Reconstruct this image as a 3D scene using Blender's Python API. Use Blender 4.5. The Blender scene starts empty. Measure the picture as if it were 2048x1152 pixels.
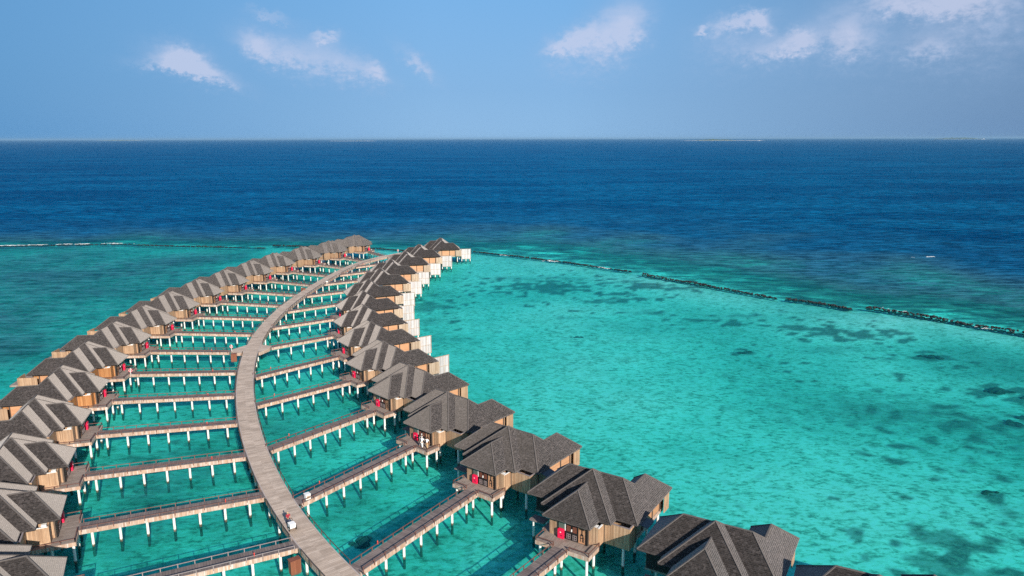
import bpy, bmesh, math, random
from mathutils import Vector, Matrix, noise
random.seed(11)
C = bpy.context.scene.collection
S = 1.15                       # metres per planning unit of the villa plan
ZE, ZD = 4.5*S, 2.4*S          # eave height and deck height above the water
R = math.radians
SUN_AZ, SUN_EL = R(-64), R(24)
HAZE = 3e-5
SUNP, SKYS, SKYT, EXPO = 5.0, .09, (1,1,1), .48

# ------------------------------------------------------------------ helpers
class MB:
    """collects faces with metric UVs (u along the horizontal, v up the slope)"""
    def __init__(s): s.v=[]; s.f=[]; s.uv=[]
    def face(s, pts, udir=None):
        pts=[Vector(p) for p in pts]
        n=Vector((0,0,0))
        for i in range(len(pts)):
            a,b=pts[i],pts[(i+1)%len(pts)]
            n+=Vector(((a.y-b.y)*(a.z+b.z),(a.z-b.z)*(a.x+b.x),(a.x-b.x)*(a.y+b.y)))
        if n.length<1e-12: return
        n.normalize()
        if udir is not None: u=Vector(udir).normalized()
        elif abs(n.z)>.97: u=Vector((1,0,0))
        else: u=Vector((0,0,1)).cross(n).normalized()
        w=n.cross(u)
        k=len(s.v); s.v+=[p[:] for p in pts]; s.f.append(tuple(range(k,k+len(pts))))
        s.uv+=[(p.dot(u),p.dot(w)) for p in pts]
    def hexa(s, b, t, udir=None):      # b, t: 4 bottom and 4 top points, counter-clockwise from above
        s.face(b[::-1],udir); s.face(t,udir)
        for i in range(4):
            j=(i+1)%4; s.face([b[i],b[j],t[j],t[i]])
    def box(s, x0,x1,y0,y1,z0,z1, udir=None):
        x0,x1=sorted((x0,x1)); y0,y1=sorted((y0,y1)); z0,z1=sorted((z0,z1))
        s.hexa([(x0,y0,z0),(x1,y0,z0),(x1,y1,z0),(x0,y1,z0)],[(x0,y0,z1),(x1,y0,z1),(x1,y1,z1),(x0,y1,z1)],udir)
    def bar(s, a, b, w, h):            # square bar from a to b
        a,b=Vector(a),Vector(b); d=(b-a).normalized()
        up=Vector((0,0,1)) if abs(d.z)<.95 else Vector((1,0,0))
        r=d.cross(up).normalized()*w/2; q=r.cross(d).normalized()*h/2
        A=[a-r-q,a+r-q,a+r+q,a-r+q]; B=[b-r-q,b+r-q,b+r+q,b-r+q]
        s.face(A[::-1]); s.face(B)
        for i in range(4):
            j=(i+1)%4; s.face([A[i],A[j],B[j],B[i]][::-1])
    def tube(s, a, b, r0, r1=None, n=10, caps=True):
        a,b=Vector(a),Vector(b); r1=r0 if r1 is None else r1; d=(b-a).normalized()
        up=Vector((0,0,1)) if abs(d.z)<.95 else Vector((1,0,0))
        e=d.cross(up).normalized(); q=d.cross(e)
        P=[[c+(e*math.cos(t)+q*math.sin(t))*r for t in [2*math.pi*i/n for i in range(n)]] for c,r in ((a,r0),(b,r1))]
        for i in range(n):
            j=(i+1)%n; s.face([P[0][i],P[1][i],P[1][j],P[0][j]])
        if caps: s.face(P[0]); s.face(P[1][::-1])
    def prism(s, poly, z0, z1, udir=None):
        n=len(poly)
        s.face([(x,y,z1) for x,y in poly],udir); s.face([(x,y,z0) for x,y in poly][::-1],udir)
        for i in range(n):
            a,b=poly[i],poly[(i+1)%n]; s.face([(a[0],a[1],z0),(b[0],b[1],z0),(b[0],b[1],z1),(a[0],a[1],z1)])
    def blob(s, c, r, sq=(1,1,1), sub=1, rough=.3, seed=0):
        bm=bmesh.new(); bmesh.ops.create_icosphere(bm,subdivisions=sub,radius=1)
        c=Vector(c); off=Vector((seed*3.7,seed*1.3,seed*2.1))
        for v in bm.verts:
            k=1+rough*noise.noise(v.co*1.7+off)*1.6
            v.co=Vector((v.co.x*sq[0],v.co.y*sq[1],v.co.z*sq[2]))*r*k+c
        for f in bm.faces: s.face([v.co for v in f.verts])
        bm.free()
    def mesh(s, name, mat, smooth=False, flip=1):
        m=bpy.data.meshes.new(name)
        vs=s.v if flip==1 else [(x,-y,z) for x,y,z in s.v]
        fs=s.f if flip==1 else [f[::-1] for f in s.f]
        m.from_pydata(vs,[],fs)
        l=m.uv_layers.new(name='UVMap')
        uv=s.uv
        for p in m.polygons:
            for li in p.loop_indices: l.data[li].uv=uv[m.loops[li].vertex_index]
        m.materials.append(mat)
        if smooth:
            for p in m.polygons: p.use_smooth=True
        m.update(); return m
def link(name, mesh, parent=None, **k):
    o=bpy.data.objects.new(name,mesh); C.objects.link(o)
    if parent is not None: o.parent=parent
    for a,b in k.items(): o[a]=b
    return o
def thing(name, label, cat, loc=(0,0,0), rz=0, group=None):
    o=bpy.data.objects.new(name,None); C.objects.link(o)
    o.location=loc; o.rotation_euler=(0,0,rz); o.empty_display_size=.5
    o['label']=label; o['category']=cat
    if group: o['group']=group
    return o
def tag(o,label,cat,group=None):
    o['label']=label; o['category']=cat
    if group: o['group']=group
    return o

# ---------------------------------------------------------------- materials
class NT:
    def __init__(s,name):
        s.m=bpy.data.materials.new(name); s.m.use_nodes=True; s.t=s.m.node_tree; s.t.nodes.clear()
        s.out=s.t.nodes.new('ShaderNodeOutputMaterial')
    def n(s,ty,inp=None,**k):
        o=s.t.nodes.new(ty)
        for a,b in k.items(): setattr(o,a,b)
        for a,b in (inp or {}).items():
            if isinstance(b,bpy.types.NodeSocket): s.t.links.new(b,o.inputs[a])
            else: o.inputs[a].default_value=b
        return o
    def math(s,op,a,b=0.0,c=None,clamp=False):
        i={0:a,1:b}
        if c is not None: i[2]=c
        return s.n('ShaderNodeMath',i,operation=op,use_clamp=clamp).outputs[0]
    def mix(s,f,a,b,bt='MIX'):
        o=s.n('ShaderNodeMix',None,data_type='RGBA',blend_type=bt)
        for k,v in ((0,f),(6,a),(7,b)):
            if isinstance(v,bpy.types.NodeSocket): s.t.links.new(v,o.inputs[k])
            else: o.inputs[k].default_value=v if k==0 else (tuple(v)+(1,))[:4]
        return o.outputs[2]
    def ramp(s,f,stops,interp='LINEAR'):
        o=s.n('ShaderNodeValToRGB',{0:f}); e=o.color_ramp; e.interpolation=interp
        while len(e.elements)<len(stops): e.elements.new(.5)
        for x,(p,c) in zip(e.elements,stops):
            x.position=p; x.color=(tuple(c)+(1,))[:4] if not isinstance(c,(int,float)) else (c,c,c,1)
        return o.outputs[0]
    def noise(s,vec,scale,detail=4,rough=.55,dist=0):
        i={'Scale':scale,'Detail':detail,'Roughness':rough,'Distortion':dist}
        if vec is not None: i['Vector']=vec
        return s.n('ShaderNodeTexNoise',i).outputs[0]
    def done(s,sh): s.t.links.new(sh,s.out.inputs[0]); return s.m
    def principled(s,col,rough=.7,bump=None,bs=.3,bd=.02,**k):
        i={'Base Color':col if isinstance(col,bpy.types.NodeSocket) else tuple(col)+(1,),'Roughness':rough}
        if bump is not None: i['Normal']=s.n('ShaderNodeBump',{'Strength':bs,'Distance':bd,'Height':bump}).outputs[0]
        for a,b in k.items(): i[a.replace('_',' ')]=b
        return s.done(s.n('ShaderNodeBsdfPrincipled',i).outputs[0])

def mat_plain(name,col,rough=.6,var=.15,**k):
    t=NT(name); co=t.n('ShaderNodeTexCoord').outputs['Object']
    n=t.noise(co,3.1,4)
    c=t.mix(n,[x*(1-var) for x in col],[min(1,x*(1+var)) for x in col])
    return t.principled(c,rough,**k)

def mat_boards(name,cols,width,axis=0,gap=.1,rough=.75,stain=.35,bump=.4):
    """timber boards along one UV axis, each with its own tone, dark gaps and weather stains"""
    t=NT(name); uv=t.n('ShaderNodeUVMap',None,uv_map='UVMap').outputs[0]
    sp=t.n('ShaderNodeSeparateXYZ',{0:uv}); a=sp.outputs[axis]; b=sp.outputs[1-axis]
    q=t.math('DIVIDE',a,width); fl=t.math('FLOOR',q); fr=t.math('FRACT',q)
    rnd=t.n('ShaderNodeObjectInfo').outputs['Random']
    wn=t.n('ShaderNodeTexWhiteNoise',{'Vector':t.n('ShaderNodeCombineXYZ',{0:fl,1:rnd,2:t.math('FLOOR',t.math('DIVIDE',b,3.1))}).outputs[0]},noise_dimensions='3D').outputs[0]
    col=t.ramp(wn,[(i/(len(cols)-1),c) for i,c in enumerate(cols)])
    col=t.mix(t.math('MULTIPLY',rnd,.38),col,[x*.6 for x in cols[-1]])
    grain=t.noise(t.n('ShaderNodeCombineXYZ',{0:t.math('MULTIPLY',a,14),1:t.math('MULTIPLY',b,1.2),2:rnd}).outputs[0],1.0,4)
    blot=t.noise(uv,.55,5,.6)
    col=t.mix(t.math('MULTIPLY',t.math('SUBTRACT',grain,.35),.8,clamp=True),col,[x*.62 for x in cols[0]])
    col=t.mix(t.ramp(blot,[(.42,0),(.68,stain)]),col,[x*.55 for x in cols[0]])
    edge=t.math('LESS_THAN',fr,gap)
    col=t.mix(t.math('MULTIPLY',edge,.62),col,(.03,.022,.018))
    return t.principled(col,rough,t.math('ADD',t.math('MULTIPLY',edge,-1),t.math('MULTIPLY',grain,.3)),bump,.02)

SHEEN=.47
def mat_shingle():
    t=NT('weathered_shingle'); uv=t.n('ShaderNodeUVMap',None,uv_map='UVMap').outputs[0]
    rnd=t.n('ShaderNodeObjectInfo').outputs['Random']
    off=t.n('ShaderNodeVectorMath',{0:uv,1:t.n('ShaderNodeCombineXYZ',{0:t.math('MULTIPLY',rnd,37),1:t.math('MULTIPLY',rnd,0)}).outputs[0]},operation='ADD').outputs[0]
    br=t.n('ShaderNodeTexBrick',{'Vector':off,'Color1':(.0,.0,.0,1),'Color2':(1,1,1,1),'Mortar':(.5,.5,.5,1),'Scale':1,'Mortar Size':.014,'Mortar Smooth':.3,'Bias':0,'Brick Width':.30,'Row Height':.19})
    br.offset=.5
    tone=t.math('ADD',t.math('MULTIPLY',br.outputs[0],.20),t.math('ADD',t.math('MULTIPLY',t.noise(off,3.4,6,.8),.95),-.08))
    base=t.ramp(tone,[(.24,(.020,.018,.019)),(.42,(.056,.050,.051)),(.55,(.104,.092,.093)),(.74,(.225,.2,.2))])
    blot=t.noise(off,.32,5,.65)
    base=t.mix(t.ramp(blot,[(.40,.0),(.62,.5)]),base,(.05,.045,.044))
    spot=t.ramp(t.noise(off,1.7,4,.75),[(.66,0),(.74,.75)])
    base=t.mix(spot,base,(.42,.37,.34))
    base=t.mix(t.math('MULTIPLY',br.outputs['Fac'],.22),base,(.045,.038,.038))
    row=t.math('FRACT',t.math('DIVIDE',t.n('ShaderNodeSeparateXYZ',{0:off}).outputs[1],.19))
    h=t.math('ADD',t.math('MULTIPLY',row,-.8),t.math('ADD',t.math('MULTIPLY',br.outputs['Fac'],-.6),t.math('MULTIPLY',t.noise(off,9,3,.7),.7)))
    nm=t.n('ShaderNodeBump',{'Strength':.45,'Distance':.045,'Height':h}).outputs[0]
    rough=t.n('ShaderNodeBsdfDiffuse',{'Color':base,'Roughness':1.0,'Normal':nm}).outputs[0]
    sheen=t.n('ShaderNodeBsdfSheen',{'Color':(1,.93,.9,1),'Roughness':.42,'Normal':nm},distribution='ASHIKHMIN').outputs[0]
    m=t.n('ShaderNodeMixShader',{0:SHEEN,1:rough,2:sheen}).outputs[0]
    return t.done(m)

def mat_pile():
    t=NT('painted_pile'); g=t.n('ShaderNodeNewGeometry').outputs['Position']
    z=t.n('ShaderNodeSeparateXYZ',{0:g}).outputs[2]
    n=t.noise(g,2.2,4)
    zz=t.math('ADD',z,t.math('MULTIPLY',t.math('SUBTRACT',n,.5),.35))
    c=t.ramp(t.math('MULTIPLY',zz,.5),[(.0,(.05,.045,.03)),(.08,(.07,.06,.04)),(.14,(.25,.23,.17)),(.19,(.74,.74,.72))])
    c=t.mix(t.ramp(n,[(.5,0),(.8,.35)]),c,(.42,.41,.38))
    return t.principled(c,.6)

M={}
M['shingle']=mat_shingle()
M['cap']=mat_plain('ridge_timber',(.11,.098,.094),.9,.35)
M['eave']=mat_plain('dark_eave_board',(.06,.045,.038),.8,.3)
M['tan']=mat_boards('tan_timber_boards',[(.33,.195,.115),(.50,.315,.19),(.63,.43,.28),(.43,.28,.18)],.13,0,.12,.75,.38)
M['orange']=mat_boards('oiled_timber_boards',[(.34,.14,.045),(.50,.225,.08),(.58,.30,.125),(.42,.175,.06)],.14,0,.1,.6,.3)
M['panel']=mat_boards('horizontal_panel_boards',[(.50,.25,.13),(.60,.33,.19),(.56,.30,.16)],.16,1,.06,.6,.15)
M['silver']=mat_boards('bleached_boards',[(.36,.26,.18),(.50,.38,.28),(.60,.48,.38),(.42,.31,.23)],.16,0,.12,.8,.25)
M['white_boards']=mat_boards('white_washed_boards',[(.46,.44,.45),(.62,.60,.62),(.54,.51,.53)],.62,0,.13,.7,.12)
M['fascia']=mat_boards('fascia_boards',[(.36,.22,.16),(.56,.40,.32),(.70,.62,.58),(.50,.31,.2),(.62,.45,.36)],.17,0,.09,.8,.35)
M['deck']=mat_boards('deck_planks',[(.25,.195,.165),(.33,.265,.225),(.40,.33,.285),(.29,.235,.2)],.15,0,.1,.8,.35)
M['walk']=mat_boards('boardwalk_planks',[(.47,.365,.285),(.62,.49,.39),(.75,.61,.50),(.52,.405,.32)],.3,1,.08,.8,.45)
M['jwalk']=mat_boards('jetty_planks',[(.16,.125,.115),(.22,.175,.165),(.29,.235,.215),(.19,.15,.14)],.28,1,.1,.8,.4)
M['edge']=mat_boards('pale_edge_board',[(.50,.42,.38),(.62,.54,.5)],2.4,0,.01,.8,.3)
M['rail']=mat_plain('reddish_rail_timber',(.15,.07,.055),.6,.4)
M['railgrey']=mat_plain('grey_rail_timber',(.24,.2,.2),.6,.3)
M['beam']=mat_plain('dark_under_beam',(.09,.065,.05),.85,.3)
M['black']=mat_plain('black_lacquer',(.012,.012,.013),.35,.3)
M['void']=mat_plain('painted_interior_shade',(.02,.017,.015),.9,.3)  # near-black colour paints the shade of recess, terrace opening and court floors
M['red']=mat_plain('bright_red_paint',(.78,.012,.075),.45,.12)
M['brown']=mat_plain('brown_glazed_panel',(.16,.055,.035),.3,.3)
M['glass']=mat_plain('grey_green_glass',(.10,.13,.11),.12,.2)
M['white']=mat_plain('white_paint',(.8,.8,.78),.5,.06)
M['cabinet']=mat_boards('red_brown_cabinet_boards',[(.20,.062,.03),(.27,.09,.045)],.2,0,.06,.6,.3)
M['pile']=mat_pile()
M['navy']=mat_plain('bluish_awning_sheet',(.07,.085,.10),.55,.25)
M['lamp']=mat_plain('red_lamp_housing',(.62,.06,.04),.5,.2)

# ------------------------------------------------------------- villa meshes
def P(u,v,z=0): return (u*S,v*S,ZE+z*S)           # planning units (z from the eave) -> metres
DZ=-2.1
def ngon_roof(mb,faces,outline,t=.17):
    """sloping faces plus a fascia ring and a soffit"""
    for f in faces:
        pts=[Vector(P(*p)) for p in f]
        n=(pts[1]-pts[0]).cross(pts[2]-pts[0])
        if n.z<0: pts.reverse()
        mb.face(pts)
    o=[Vector(P(*p,0)) for p in outline]
    b=[q-Vector((0,0,t)) for q in o]
    for i in range(len(o)):
        j=(i+1)%len(o); mb.face([b[i],b[j],o[j],o[i]])
    mb.face(b[::-1])
def roof_parts():
    out=[]
    a=MB()   # entrance roof
    ngon_roof(a,[[(0,-2.6,0),(0,2.6,0),(2.46,0,2.23)],[(0,2.6,0),(2.35,2.6,0),(5.0,0,2.23),(2.46,0,2.23)],[(0,-2.6,0),(2.35,-2.6,0),(5.0,0,2.23),(2.46,0,2.23)]],
              [(0,-2.6),(2.35,-2.6),(2.35,2.6),(0,2.6)])
    ca=[((0,-2.6,0),(2.46,0,2.23)),((0,2.6,0),(2.46,0,2.23)),((2.46,0,2.23),(4.5,0,2.23))]
    out.append(('front',a,ca))
    b=MB()   # pyramid roof
    ngon_roof(b,[[(1.89,-3.85,0),(1.89,3.85,0),(5.64,0,3.2)],[(1.89,3.85,0),(3.7,3.85,0),(6.45,.82,2.52),(5.64,0,3.2)],[(1.89,-3.85,0),(3.7,-3.85,0),(6.45,-.82,2.52),(5.64,0,3.2)],[(6.45,-.82,2.52),(6.45,.82,2.52),(5.64,0,3.2)]],
              [(1.89,-3.85),(3.7,-3.85),(3.7,3.85),(1.89,3.85)],.165)
    cb=[((1.89,-3.85,0),(5.64,0,3.2)),((1.89,3.85,0),(5.64,0,3.2)),((5.64,0,3.2),(6.3,.66,2.68)),((5.64,0,3.2),(6.3,-.66,2.68))]
    out.append(('middle',b,cb))
    c=MB()   # main hipped roof with its rear wing
    ngon_roof(c,[[(3.07,-6.2,0),(3.07,6.1,0),(6.3,3.05,2.7),(6.3,-3.07,2.7)],[(3.07,-6.2,0),(6.3,-3.07,2.7),(9.5,-6.2,0)],
                 [(3.07,6.1,0),(12.1,6.1,0),(9.9,3.94,1.915),(7.2,3.94,1.915),(6.3,3.05,2.7)],
                 [(9.5,-6.2,0),(6.3,-3.07,2.7),(6.3,3.05,2.7),(7.2,3.94,1.915),(9.5,1.78,0)],
                 [(7.2,3.94,1.915),(9.9,3.94,1.915),(12.1,1.78,0),(9.5,1.78,0)],[(9.9,3.94,1.915),(12.1,6.1,0),(12.1,1.78,0)]],
              [(3.07,-6.2),(9.5,-6.2),(9.5,1.78),(12.1,1.78),(12.1,6.1),(3.07,6.1)],.16)
    cc=[((3.07,-6.2,0),(6.3,-3.07,2.7)),((3.07,6.1,0),(6.3,3.05,2.7)),((6.3,-3.07,2.7),(6.3,3.05,2.7)),((6.3,3.05,2.7),(7.2,3.94,1.915)),((7.2,3.94,1.915),(9.9,3.94,1.915)),((9.9,3.94,1.915),(12.1,6.1,0)),((9.9,3.94,1.915),(12.1,1.78,0)),((9.5,-6.2,0),(6.3,-3.07,2.7))]
    out.append(('main',c,cc))
    return out
def caps(lines):
    m=MB()
    for p,q in lines:
        a,b=Vector(P(*p)),Vector(P(*q)); up=Vector((0,0,.03))
        m.bar(a+up,b+up,.14,.09)
    return m
def wallbox(mb,u0,u1,v0,v1,z0,z1): 
    a,b=P(u0,v0,z0),P(u1,v1,z1); mb.box(a[0],b[0],a[1],b[1],a[2],b[2])

def villa_parts(side, fence):
    """list of (name, mesh-builder, material, label, [children]) in villa coordinates; v>0 faces the camera side"""
    vp=[]
    nm={'front':'small hipped roof over the entrance','middle':'tall pyramid roof behind the entrance roof','main':'long hipped main roof with rear wing'}
    for k,mb,cl in roof_parts():
        vp.append(('roof',mb,M['shingle'],nm[k],[('ridge_cap',caps(cl),M['cap'],None)]))
    wm=M['orange'] if side=='L2' else M['tan']
    w=MB()   # entrance block
    wallbox(w,.62,3.0,-2.1,2.1,DZ,-.12); vp.append(('wall',w,wm,'entrance block walls',[]))
    w=MB(); wallbox(w,2.75,4.3,-3.1,3.1,DZ,-.1); vp.append(('wall',w,M['void'],'recessed wall with its shade painted in',[]))  # shade of the recess is put into the wall colour
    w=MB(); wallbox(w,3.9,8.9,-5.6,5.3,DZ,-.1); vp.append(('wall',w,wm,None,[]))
    w=MB(); wallbox(w,3.83,3.897,-5.55,-3.11,DZ,-.12); vp.append(('terrace_shade_skin',w,M['void'],'dark sheet standing in for the shaded open terrace',[]))  # thin dark skin paints the shade of the open terrace
    w=MB(); wallbox(w,8.2,11.5,2.35,5.301,DZ,-.1); vp.append(('wall',w,wm,None,[]))
    # entrance facade, a little proud of the wall
    f=MB(); wallbox(f,.50,.64,-1.12,2.12,DZ,-.1)
    kids=[]
    for v0,v1,z0,z1 in ((-.2,.43,DZ+.08,-.32),(.46,1.09,DZ+.08,-.32)):
        d=MB(); wallbox(d,.44,.5-.003,v0,v1,z0,z1)
        kids.append(('door',d,M['black'],None))
    p=MB(); 
    for v0 in (-.1,.56): wallbox(p,.405,.438,v0,v0+.42,-1.15,-.55)
    kids.append(('door_pane',p,M['brown'],None))
    for v0 in (-.1,.56):
        p=MB()
        for z0 in (-1.93,-1.70,-1.47): wallbox(p,.41,.438,v0,v0+.42,z0,z0+.05)
        for q in (0,.185,.37): wallbox(p,.405,.436,v0+q,v0+q+.05,-1.95,-1.40)
        kids.append(('door_grille',p,M['railgrey'],None))
    p=MB(); wallbox(p,.36,.435,.40,.49,-1.1,-.85); kids.append(('handle',p,M['white'],None))
    p=MB(); wallbox(p,.45,.497,-1.0,-.36,-1.1,-.3); kids.append(('window',p,M['glass'],None))
    p=MB(); wallbox(p,.44,.497,-.33,-.22,-1.2,-.3); kids.append(('window',p,M['white'],'narrow white strip'))
    p=MB(); wallbox(p,.45,.497,1.16,1.88,DZ+.06,-.2); kids.append(('carved_panel',p,M['panel'],None))
    p=MB()
    for v0,v1,z0,z1 in ((1.25,1.55,-.62,-.5),(1.58,1.8,-.62,-.5),(1.42,1.62,-1.2,-1.05),(1.50,1.6,-1.1,-.5),(1.5,1.72,-1.22,-1.12),(1.56,1.7,-.62,-.5),(1.38,1.42,-1.85,-1.15),(1.62,1.66,-1.85,-1.05),(1.7,1.74,-1.9,-1.3),(1.38,1.66,-1.5,-1.44)): wallbox(p,.425,.447,v0,v1,z0,z1)
    kids.append(('carving',p,M['black'],None))
    p=MB()
    for i in range(9):
        z=-.25-i*.21; wallbox(p,.40,.497,1.93,2.05,z-.17,z-.02); wallbox(p,.42,.497,2.0,2.12,z-.22,z-.12)
    kids.append(('chain_column',p,M['black'],'dark scalloped column'))
    vp.append(('facade',f,M['black'],'black framed entrance front',kids))
    rv=0 if side=='R' else -.45
    p=MB(); wallbox(p,.24,.435,-1.0+rv,-.36+rv,DZ+.03,-1.12); wallbox(p,.28,.40,-.9+rv,-.46+rv,-1.118,-1.04)
    d=MB(); wallbox(d,.215,.237,-.74+rv,-.62+rv,-1.45,-1.36); 
    e=MB(); wallbox(e,.215,.237,-.68+rv,-.5+rv,-1.78,-1.72)
    vp.append(('cabinet',p,M['red'],'bright red cabinet beside the door',[('label_plate',d,M['white'],None),('handle',e,M['black'],None)]))
    # open-topped bathroom courts
    p=MB()
    w1=3.02 if side=='R' else 3.28; c0=2.2 if side=='R' else 2.8
    wallbox(p,.88,.97,2.1,w1,DZ-.12,-.22); wallbox(p,.97,c0-.003,w1-.09,w1,DZ-.12,-.3)
    vp.append(('screen_wall',p,wm,'slatted wall of the small court',[('coping',(lambda m:(wallbox(m,.98,1.9,w1-.12,w1+.03,-.295,-.25),m)[1])(MB()),M['white'],None)]))
    p=MB()
    wallbox(p,c0,c0+.09,w1+.08,5.68,DZ-.25,-.12); wallbox(p,c0+.09,3.62,5.59,5.68,DZ-.25,-.12)
    c2=MB(); wallbox(c2,c0-.03,c0+.12,w1+.08,5.7,-.118,-.07); wallbox(c2,c0+.12,3.62,5.56,5.7,-.118,-.07)
    vp.append(('screen_wall',p,wm,'slatted wall of the large court',[('coping',c2,M['railgrey'],None)]))
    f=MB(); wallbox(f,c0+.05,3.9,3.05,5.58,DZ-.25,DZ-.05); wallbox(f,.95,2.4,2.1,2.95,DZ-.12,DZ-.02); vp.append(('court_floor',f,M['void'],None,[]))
    p=MB(); wallbox(p,1.15,1.6,2.3,2.75,-1.0,-.28); vp.append(('water_tank',p,M['white'],None,[]))
    for (u,v) in ((c0,w1+.02),(3.66,5.66),(3.95,5.5),(6.1,5.36),(8.6,5.36),(10.6,5.36),(.6,2.13),(11.5,5.36)):
        p=MB(); wallbox(p,u-.07,u+.07,v-.06,v+.06,DZ-.1,-.14); vp.append(('post',p,M['beam'],None,[]))
    p=MB()
    wallbox(p,6.2,8.5,5.305,5.345,DZ+.15,-.22); vp.append(('wall_panel',p,M['panel'],None,[]))
    p=MB(); wallbox(p,8.7,10.5,5.305,5.345,DZ+.15,-.22); vp.append(('wall_panel',p,M['panel'],None,[]))
    # small lean-to awning
    p=MB(); a=[P(3.7,5.75,-.12),P(5.4,5.75,-.12),P(5.3,6.85,-.38),P(3.7,6.85,-.38)]
    p.hexa([(x,y,z-.07) for x,y,z in a],a); vp.append(('awning',p,M['navy'],None,[]))
    # floor
    lo,hi=(-2.6,3.1) if side=='R' else (-2.1,3.8)
    fl=MB(); wallbox(fl,3.85,11.6,-5.65,5.35,DZ-.2,DZ); wallbox(fl,.92,3.849,-3.15,2.12,DZ-.2,DZ); fl.prism([(x*S,y*S) for x,y in (((-1.2,lo),(.918,lo),(.918,hi),(-1.2,hi)) if side=='R' else ((-1.2,lo),(.918,lo),(.918,3.29),(2.6,3.29),(2.6,hi),(-1.2,hi)))],ZD-.14,ZD-.004,(0,1,0))
    fa=MB(); fb=MB()
    for u0,u1,v0,v1 in ((-1.25,-1.2,lo-.05,hi+.05),(-1.2,.9,lo-.05,lo),(-1.2,.9 if side=='R' else 2.6,hi,hi+.05),): wallbox(fa,u0,u1,v0,v1,DZ-.42,DZ-.02)
    wallbox(fb,11.6,11.64,-5.65,5.39,DZ-.42,DZ-.02); wallbox(fb,3.9,11.603,5.35,5.39,DZ-.42,DZ-.02)
    vp.append(('deck',fl,M['deck'],None,[('fascia',fa,M['fascia'],None),('fascia',fb,M['fascia'],None)]))
    sp=MB(); wallbox(sp,2.0,3.1,-5.3,-3.6,DZ-.25,DZ-.12)
    if side=='R': vp.append(('service_deck',sp,M['jwalk'],None,[]))
    # low rail round the entrance deck, open where the jetty comes in
    jv=.2 if side=='R' else .7
    zt=DZ+.36
    pts=[[(-1.17,jv-.85),(-1.17,lo),(.55,lo)],[(-1.17,jv+.85),(-1.17,hi),(1.0 if side=='R' else 2.5,hi)]]
    for pl in pts:
        r=MB()
        for i in range(len(pl)-1):
            a,b=Vector(P(*pl[i],zt)),Vector(P(*pl[i+1],zt)); r.bar(a,b,.09,.07)
            n=max(1,int((b-a).length/1.3))
            for k in range(n+1):
                q=a.lerp(b,k/n); r.bar(q-Vector((0,0,.72)),q+Vector((0,0,.04)),.09,.09)
        vp.append(('railing',r,M['rail'],None,[]))
    # rear terrace and its screens
    if fence in ('white','brown'):
        t=MB(); wallbox(t,11.86,15.6,-3.5,4.2,DZ-.3,DZ-.05); vp.append(('terrace',t,M['deck'],None,[]))
    if fence=='white':
        p=MB(); wallbox(p,10.6,12.55,5.95,6.03,DZ-.2,-.3); vp.append(('fence',p,M['silver'],'weathered slatted fence',[]))
        p=MB(); wallbox(p,11.75,15.75,4.25,4.36,-3.55,-.2); wallbox(p,12.56,12.66,4.36,5.9,-3.4,-.25)
        q=MB(); wallbox(q,11.75,15.8,4.2,4.40,-.198,-.12)
        for zz in (-1.95,-3.5): wallbox(q,12.67,15.75,4.362,4.40,zz,zz+.07)
        for uu in (12.7,13.7,14.7,15.66): wallbox(q,uu,uu+.07,4.362,4.41,-3.5,-.2)
        vp.append(('fence',p,M['white_boards'],'tall white boarded fence',[('rail',q,M['silver'],None)]))
    elif fence=='brown':
        p=MB(); wallbox(p,10.3,13.1,6.75,6.83,DZ-.2,-.22); wallbox(p,13.02,13.1,4.4,6.75,DZ-.2,-.22)
        vp.append(('fence',p,M['tan'],'slatted fence at the rear corner',[]))
        p=MB(); wallbox(p,10.0,13.1,5.3,6.75,DZ-.3,DZ-.05); vp.append(('terrace',p,M['deck'],None,[]))
    else:
        p=MB(); wallbox(p,10.7,12.0,5.78,5.86,DZ-.2,-.25); vp.append(('fence',p,M['tan'],'slatted fence at the rear corner',[]))
    # under-floor beams
    for v in (-5,-2,1,4.8):
        b=MB(); wallbox(b,1.0 if abs(v)<3 else 3.95,11.5,v-.1,v+.1,DZ-.45,DZ-.203); vp.append(('beam',b,M['beam'],None,[]))
    # piles
    spots=[(-.95,lo+.35),(-.95,hi-.3),(-.95,jv-.1),(.9,lo+.35),(.9,hi-.5)]
    spots+=[(u,v) for u in (2.4,5.2,8.2,11.2) for v in (-5,-1.7,1.7,5)]
    if fence=='white': spots+=[(12.7,4.1),(15.5,4.1),(14.1,4.1),(15.5,.3)]
    return vp,spots
_pm={}
def pile_mesh(h):
    h=round(h,2)
    if h not in _pm:
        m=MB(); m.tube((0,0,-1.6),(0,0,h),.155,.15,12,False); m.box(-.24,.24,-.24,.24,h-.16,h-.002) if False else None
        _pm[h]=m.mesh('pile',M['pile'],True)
    return _pm[h]
proto={}
def build_villa(kind,flip,fence,side):
    root=bpy.data.objects.new('water_villa',None); C.objects.link(root)
    vp,spots=villa_parts(side,fence)
    for name,mb,mat,lab,kids in vp:
        o=link(name,mb.mesh(name,mat,flip=flip),root)
        if lab: o['label']=lab
        for kn,kmb,kmat,klab in kids:
            k=link(kn,kmb.mesh(kn,kmat,flip=flip),o)
            if klab: k['label']=klab
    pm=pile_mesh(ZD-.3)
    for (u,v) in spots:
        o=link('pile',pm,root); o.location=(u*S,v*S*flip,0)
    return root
def copy_tree(o,parent=None):
    c=o.copy(); C.objects.link(c); c.parent=parent
    for ch in list(kids_of[o.name]): copy_tree_child(ch,c)
    return c
def copy_tree_child(ch,parent):
    c=ch.copy(); C.objects.link(c); c.parent=parent
    for g in kids_of.get(ch.name,[]): copy_tree_child(g,c)
kids_of={}
def index_kids(o):
    kids_of[o.name]=[c for c in o.children]
    for c in o.children: index_kids(c)

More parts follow.
